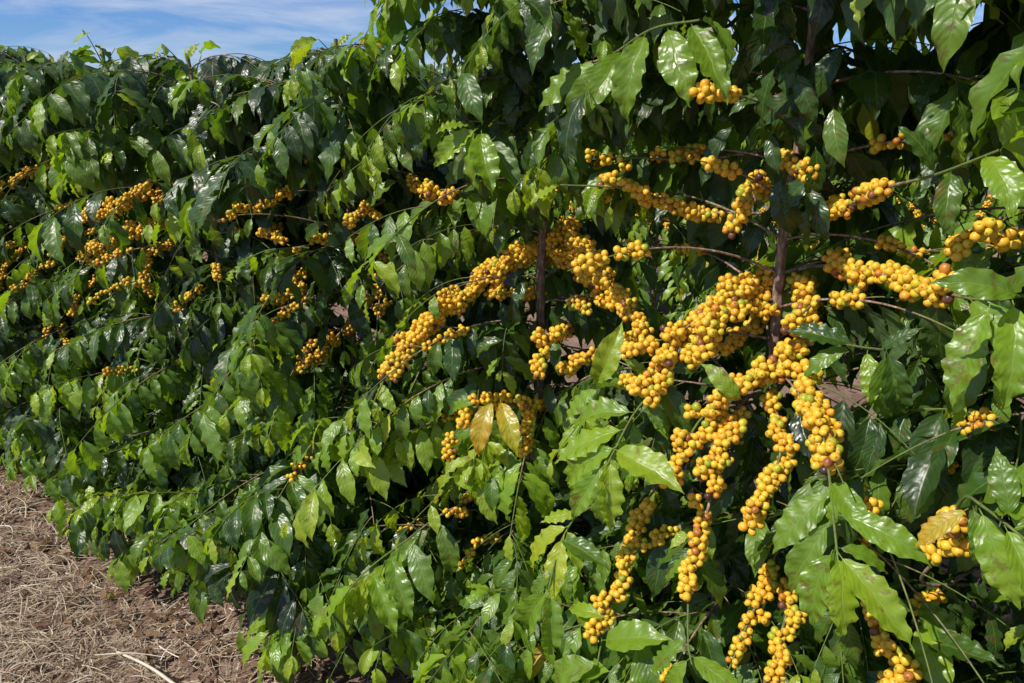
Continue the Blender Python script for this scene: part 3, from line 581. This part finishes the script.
# ---- the rest of each bush: branches in pairs up the stem, each forking into side shoots
NLEAF = [0]
def generic_branches(k):
    B = BUSH[k]; H = B['H']; rs = random.Random(100 + k); base = B['base']
    zs = np.concatenate([np.arange(0.10, 0.46, 0.05), np.arange(0.46, H - 0.03, 0.068 if k <= 0 else 0.062)])
    phi = rs.uniform(0, 6.28)
    front_ang = math.atan2(-N[1], -N[0])
    for zi, z0 in enumerate(zs):
        phi += math.pi / 2 + rs.gauss(0, 0.3)
        for sd in (0, math.pi) + (('f',) if z0 < 0.46 and 0 <= k <= 5 else ()):
            a = phi + sd if sd != 'f' else front_ang + rs.uniform(-0.7, 0.7)
            df = math.cos(a - front_ang)         # 1 = toward the camera side
            hz = z0 / H
            L = (0.72 if hz < 0.6 else 0.72 - 0.70 * (hz - 0.6)) * rs.uniform(0.68, 1.06)
            if z0 < 0.45: L = rs.uniform(0.62, 0.88) if k <= 2 else (rs.uniform(0.60, 0.84) if k == 3 else rs.uniform(0.50, 0.72))
            up = rs.uniform(0.20, 0.55); dr = rs.uniform(0.35, 0.72)
            if z0 < 0.35: up += 0.12; dr -= 0.15
            if hz > 0.85: up += 0.12; dr += 0.1
            n = 18; s = np.linspace(0, 1, n); bend = rs.uniform(-0.3, 0.3)
            def arc(p0, a, L, up, dr, bend):
                aa = a + bend * s; x = np.cumsum(np.cos(aa)) / n * L; y = np.cumsum(np.sin(aa)) / n * L
                z = p0[2] + L * (up * s - dr * s * s)
                return np.stack([p0[0] + x - x[0], p0[1] + y - y[0], np.maximum(z, 0.02 + 0.05 * rs.random())], 1)
            path = arc(trunk_at(k, z0), a, L, up, dr, bend)
            tm = (0.19 if k >= 3 else 0.26 if k == 2 else 0.34) + 0.12 * max(df, 0) * rs.random() + rs.gauss(0, 0.12) + (0.04 if hz > 0.82 and k >= 2 else 0.1 if hz > 0.82 else 0)
            size = rs.uniform(0.102, 0.132) if k <= 1 else rs.uniform(0.112, 0.146)
            if hz > 0.75: size *= 1.18
            if k <= 0 and z0 > 1.3: size *= 1.12
            s0 = rs.uniform(0.10, 0.30) if df > -0.3 else 0.06
            lod = 1 if ((k <= 4 and df > -0.4) or (k <= 8 and df > 0.1)) else 0
            def shoot(path, s0, sz, tmm, r0, r1, green, force=0.0):
                lv = leaf_nodes(path, s0, 1.0, (0.038 if k <= 1 else 0.034) if path[0][2] < 0.85 * H else 0.031, sz, tmm, rs, (0.08, 0.9))
                n0 = len(lv)
                lv = [q for q in lv if np.linalg.norm(q[0] - CAM) > 0.66 and (q[0] @ N) > (0.90 if q[0][2] < 1.5 else 0.8)]
                if lv:
                    kp = keep_mask(np.array([q[0] for q in lv]), np.array([q[1] for q in lv]), np.array([q[3] for q in lv]), 0.008)
                    lv = [q for q, m in zip(lv, kp) if m]
                if len(lv) < 0.4 * n0: lv = []
                end = max([q[5] for q in lv] + [force])
                if end <= 0.05: return lv, None
                m = max(3, int(math.ceil(end * (n - 1))) + 1)
                return lv, tube(path[:m] - base, np.linspace(r0, r1, m), 5, np.clip(np.linspace(0, 1, m) * 4 - green, 0, 1))
            nclu = 0
            if 0.22 < hz < (0.66 if k <= 1 else 0.80) and df > -0.5 and rs.random() < ((0.75 if k <= 2 else 0.5) if hz > 0.3 else 0.35) and k < 9: nclu = rs.randint(2, 4)
            sb = rs.uniform(0.22, 0.58); lvs = []; stems = []; frc = sb + 0.06 * (nclu - 1) + 0.03 if nclu else 0.0
            lv, st = shoot(path, s0, size, tm, 0.0029, 0.0011, 2.2, frc); lvs += lv
            if st is None: continue
            reach = max([q[5] for q in lv] + [frc]); stems.append(st)
            for q in range(rs.randint(2, 3) + (1 if df > 0 or z0 > 1.4 else 0) + (1 if k <= 1 else 0) + (2 if df < -0.25 and k < 6 else 0)):
                u = rs.uniform(0.06, 0.75)
                if u > reach: continue
                p0, T = at_len(path, u); sgn = rs.choice((-1, 1)); l2 = rs.uniform(0.18, 0.34)
                p2 = arc(p0, math.atan2(T[1], T[0]) + sgn * rs.uniform(0.5, 1.0), l2, rs.uniform(-0.1, 0.4), rs.uniform(0.3, 0.8), rs.uniform(-0.4, 0.4))
                lv, st = shoot(p2, 0.25, size * rs.uniform(0.8, 1.05), tm + 0.03, 0.0014, 0.0009, 0.0); lvs += lv
                if st is not None: stems.append(st)
            off = 0; V = []; Fc = []; Tt = []
            for v, f, tv in stems: V.append(v); Fc.append(f + off); Tt.append(tv); off += len(v)
            bo = link('branch', mesh_from('branch', np.concatenate(V), np.concatenate(Fc), M_BARK, np.concatenate(Tt)), B['o'])
            add_foliage(bo, base, lvs, lod, 0.010, False); NLEAF[0] += len(lvs)
            for j in range(nclu):
                p, T = at_len(path, sb + j * 0.06); add_cluster(bo, base, p, T, rs.choice('ssm'), 2 if k <= 0 else 1, rs, rs.uniform(0.9, 1.0))
    inner = []
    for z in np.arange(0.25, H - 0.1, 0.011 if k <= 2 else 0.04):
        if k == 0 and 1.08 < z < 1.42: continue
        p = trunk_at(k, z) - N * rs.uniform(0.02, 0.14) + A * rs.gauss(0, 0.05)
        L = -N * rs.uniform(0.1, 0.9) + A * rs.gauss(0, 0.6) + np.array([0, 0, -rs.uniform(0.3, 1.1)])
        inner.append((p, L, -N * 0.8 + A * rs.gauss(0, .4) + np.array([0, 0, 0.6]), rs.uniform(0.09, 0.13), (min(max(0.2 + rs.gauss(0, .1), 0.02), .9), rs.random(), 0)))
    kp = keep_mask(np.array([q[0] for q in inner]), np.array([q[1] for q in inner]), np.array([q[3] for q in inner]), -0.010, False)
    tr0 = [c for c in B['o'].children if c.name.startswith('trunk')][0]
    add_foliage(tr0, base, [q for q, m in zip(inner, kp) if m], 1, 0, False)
    for q in range(3):
        p0 = trunk_at(k, H - rs.uniform(0.02, 0.22)); dv = nrm(np.array([rs.gauss(0, .55), rs.gauss(0, .55), 1.0])); ln = rs.uniform(0.07, 0.15)
        pp = np.stack([p0 + dv * ln * u + np.array([dv[0], dv[1], 0]) * 0.25 * ln * u * u for u in np.linspace(0, 1, 10)])
        b2 = add_branch(B['o'], base, pp, 0.0026, 0.0012, 0.1)
        add_foliage(b2, base, leaf_nodes(pp, 0.1, 1.0, 0.04, 0.125, 0.38, rs, (0.3, 0.9)), 1, 0, True)
    # the leading shoot
    path = B['trunk'][-46::6]
    lv = leaf_nodes(path, 0.1, 1.0, 0.05, 0.12, 0.48, rs, (0.1, 0.6))
    tr = [c for c in B['o'].children if c.name.startswith('trunk')][0]
    add_foliage(tr, base, lv, 2 if k <= 3 else 1, 0, True)
for k in BUSH: generic_branches(k)

# ------------------------------------------------------------------ next row, seen through the gaps
def back_row():
    n = 0
    for k in range(-6, 12):
        base = row_point(0.2 + 0.72 * k, 5.2 + R.uniform(-0.08, 0.08)); H = R.uniform(1.75, 2.0); rs = random.Random(500 + k)
        bo = thing('coffee_bush', 'sunlit coffee bush in the next row, glimpsed through gaps in the hedge', 'coffee bush', base, 'coffee bushes of the next row')
        zz = np.linspace(0, H, 16); pth = np.stack([0.02 * np.sin(zz * 3 + k), 0.02 * np.cos(zz * 2 + k), zz], 1)
        v, f, tv = tube(pth, 0.02 * (1 - 0.7 * zz / H), 7); link('trunk', mesh_from('trunk', v, f, M_BARK, tv), bo)
        allv = []; ncl = 0
        for z0 in np.arange(0.15, H, 0.06):
            a0 = rs.uniform(0, 6.28)
            for sd in (0, 1.57, math.pi, 4.71):
                a = a0 + sd; hz = z0 / H; L = (0.7 if hz < 0.55 else 0.7 - 0.8 * (hz - 0.55)) * rs.uniform(0.75, 1.1)
                s = np.linspace(0, 1, 10); z = np.maximum(z0 + L * (0.4 * s - 0.7 * s * s), 0.05)
                path = np.stack([base[0] + L * s * math.cos(a), base[1] + L * s * math.sin(a), z], 1)
                allv += leaf_nodes(path, 0.2, 1.0, 0.05, rs.uniform(0.12, 0.15), 0.40 + rs.gauss(0, 0.07), rs, (0.15, 0.9))
                front = math.cos(a) * -N[0] + math.sin(a) * -N[1]
                if front > 0.1 and 0.3 < hz < 0.95 and ncl < 46:
                    for j in range(3):
                        p, T = at_len(path, 0.45 + 0.13 * j); add_cluster(bo, base, p + np.array([0, 0, 0.02]) - N * 0.05, T, rs.choice('mll'), 1, rs, 1.1); ncl += 1
        pos = np.array([x[0] for x in allv]); L = np.array([x[1] for x in allv]); Nn = np.array([x[2] for x in allv]); sz = np.array([x[3] for x in allv]); tt = np.array([x[4] for x in allv])
        link('foliage', leaves_mesh('foliage', pos, L, Nn, sz, tt, 0, origin=base), bo)
back_row()

# ------------------------------------------------------------------ ground
def ground_height(x, y):
    return 0.012 * np.sin(x * 5.1 + 1.3 * np.sin(y * 3.7)) * np.cos(y * 4.3 + 0.8) + 0.006 * np.sin(x * 17 + y * 9) * np.cos(y * 21 - x * 6) - 0.02
def make_ground():
    # one sheet: fine near the camera, coarse out to the horizon
    ax = np.concatenate([-np.geomspace(1500, 4.2, 16), np.linspace(-4, 3.2, 181), np.geomspace(3.4, 1500, 16)])
    ay = np.concatenate([-np.geomspace(1500, 1, 14), np.linspace(-0.9, 6.5, 186), np.geomspace(6.7, 1500, 16)])
    X, Y = np.meshgrid(ax, ay, indexing='ij'); fade = np.exp(-(np.maximum(0, np.hypot(X, Y) - 5) / 3) ** 2)
    Z = ground_height(X, Y) * fade
    v = np.stack([X, Y, Z], -1).reshape(-1, 3); idx = np.arange(len(v)).reshape(X.shape)
    f = np.stack([idx[:-1, :-1], idx[1:, :-1], idx[1:, 1:], idx[:-1, 1:]], -1).reshape(-1, 4)
    g = link('ground', mesh_from('ground', v, f, M_SOIL)); g['kind'] = 'structure'
make_ground()

def straw(n, area, name, lab, seed, wid=(0.0008, 0.0022), lng=(0.04, 0.2)):
    rs = np.random.RandomState(seed); V = []; Fc = []; Tt = []; o = 0; made = 0
    while made < n:
        x, y = rs.uniform(*area[0]), rs.uniform(*area[1]); D = x * N[0] + y * N[1]
        if D > 1.25 or D < 0.15: continue
        if D > 0.62 and rs.uniform() < min(0.6, (D - 0.7) * 1.8): continue
        ln = rs.uniform(*lng) * (0.5 + rs.uniform() * 0.5); a = rs.uniform(0, 6.28); w = rs.uniform(*wid); seg = 5; tilt = abs(rs.normal(0, 0.10)); z0 = rs.uniform(0.0, 0.028)
        if rs.uniform() < 0.06: tilt += rs.uniform(0.2, 0.7)
        b = rs.normal(0, 0.9); s = np.linspace(0, 1, seg + 1); aa = a + b * (s - 0.5)
        px = x + np.cumsum(np.cos(aa)) * ln / seg; py = y + np.cumsum(np.sin(aa)) * ln / seg
        pz = ground_height(px, py) + z0 + ln * tilt * s * (1 - 0.5 * s) + 0.006 * np.sin(s * 3.1 * rs.uniform(0.5, 2))
        nx, ny = -np.sin(aa), np.cos(aa); ww = w * (1 - 0.6 * s)
        rl = rs.uniform(-0.7, 0.7)
        l = np.stack([px - nx * ww, py - ny * ww, pz - rl * ww], 1); r = np.stack([px + nx * ww, py + ny * ww, pz + rl * ww], 1)
        c = np.stack([px, py, pz + ww * 0.7], 1)
        v = np.stack([l, c, r], 1).reshape(-1, 3); V.append(v); base = o + np.arange(seg)[:, None] * 3
        q = np.concatenate([base + np.array([[0, 1, 4, 3]]), base + np.array([[1, 2, 5, 4]])]); Fc.append(q); o += len(v)
        t = np.zeros((len(v), 3)); t[:, 0] = rs.beta(2, 2); Tt.append(t); made += 1
    ob = link(name, mesh_from(name, np.concatenate(V), np.concatenate(Fc), M_STRAW, np.concatenate(Tt))); ob['kind'] = 'stuff'; ob['label'] = lab; ob['category'] = 'straw'
straw(12000, ((-2.9, 0.4), (0.9, 3.6)), 'dry_straw', 'dry tangled straw mulch covering the bare soil beside the hedge', 3)

def litter(n, name, seed, drange, kind):
    rs = np.random.RandomState(seed); pos = []; L = []; Nn = []; sz = []; tt = []
    while len(pos) < n:
        t = rs.uniform(-1.0, 4.2); D = rs.normal(*drange); p = row_point(t, D)
        if D < 0.35: continue
        p = p + np.array([0, 0, ground_height(p[0], p[1]) + rs.uniform(0.006, 0.03)]); a = rs.uniform(0, 6.28)
        pos.append(p); L.append([math.cos(a), math.sin(a), rs.normal(0, .2)]); Nn.append([rs.normal(0, .5), rs.normal(0, .5), rs.choice([1, 1, -1])]); sz.append(rs.uniform(0.03, 0.08)); tt.append((rs.beta(2, 2.6), rs.uniform(), 0))
    return np.array(pos), np.array(L), np.array(Nn), np.array(sz), np.array(tt)
a_ = [np.concatenate(q) for q in zip(litter(1500, 'leaf_litter', 9, (1.10, 0.24), 'stuff'), litter(1200, 'leaf_litter', 10, (3.2, 0.9), 'stuff'))]
lo = link('leaf_litter', leaves_mesh('leaf_litter', *a_, 1, mat=M_DEAD, tset=DEADT)); lo['kind'] = 'stuff'; lo['label'] = 'brown dead leaf litter strewn along the foot of the hedge'; lo['category'] = 'leaf litter'
# single fallen leaves on the open soil
spots = [(75,520),(80,532),(100,522),(122,508),(66,558),(128,528),(30,500),(48,512),(92,500),(110,540),(58,540),(150,545),(20,525),(8,512),(180,640),(205,648),(230,655),(160,620),(192,628),(250,660),(240,645),(215,665),(270,668),(285,655),(175,600),(140,590),(300,672),(120,560),(38,548),(15,560)]
for i, (px, py) in enumerate(spots):
    d = ray(px, py); p = CAM + d * (1.588 / -d[2]); p[2] = ground_height(p[0], p[1]) + 0.02
    a = R.uniform(0, 6.28); me = leaves_mesh('fallen_leaf', np.zeros((1, 3)), np.array([[math.cos(a), math.sin(a), R.gauss(0, .25)]]), np.array([[R.gauss(0, .5), R.gauss(0, .5), 1]]), np.array([R.uniform(0.06, 0.11)]), np.array([[R.uniform(0.1, 0.7), R.random(), 0]]), 1, mat=M_DEAD, tset=DEADT, origin=np.array([0, 0, 0.02]))
    o = link('fallen_leaf', me); o.location = p
    o['label'] = 'curled reddish brown dead leaf lying on straw by the hedge'; o['category'] = 'fallen leaf'; o['group'] = 'dead leaves fallen on the open soil'
d = ray(102, 583); p = CAM + d * (1.575 / -d[2])
o = link('fallen_leaf', leaves_mesh('fallen_leaf', np.zeros((1, 3)), np.array([[0.85, -0.35, 0.05]]), np.array([[-0.2, -0.5, 0.9]]), np.array([0.075]), np.array([[0.74, 0.2, 0]]), 2, origin=np.array([0, 0, 0.05])))
o.location = p; o['label'] = 'small fresh yellow-green fallen leaf lying on the straw'; o['category'] = 'fallen leaf'
def stalk(a, b, r, lab):
    pa = ray(*a); pb = ray(*b); pa = CAM + pa * (1.57 / -pa[2]); pb = CAM + pb * (1.575 / -pb[2]); mid = (pa + pb) / 2 + np.array([0.004, 0.003, 0.008])
    pth = smooth_path([pa, mid, pb], 0.01); n = len(pth); s = np.linspace(0, 1, n)
    v, f, tv = tube(pth - pa, r * (1.0 - 0.35 * s) * (1 + 0.12 * (np.abs(((s * 5) % 1) - 0.5) < 0.06)), 8); tv[:, 0] = 0.85
    o = link('dry_stalk', mesh_from('dry_stalk', v, f, M_STRAW, tv)); o.location = pa; o['label'] = lab; o['category'] = 'stalk'
stalk((182, 690), (118, 652), 0.0052, 'thick pale straw-coloured dry stalk lying on the soil at bottom')
stalk((95, 655), (165, 657), 0.0020, 'thin reddish dry stalk lying level behind the thick pale stalk')
#print('objects', len(bpy.data.objects), 'leaves', NLEAF)
#print(collections.Counter((c.parent.name, c.name.split('.')[0]) for c in bpy.data.objects if c.parent and c.parent.name.startswith('coffee_bush')).most_common(16))
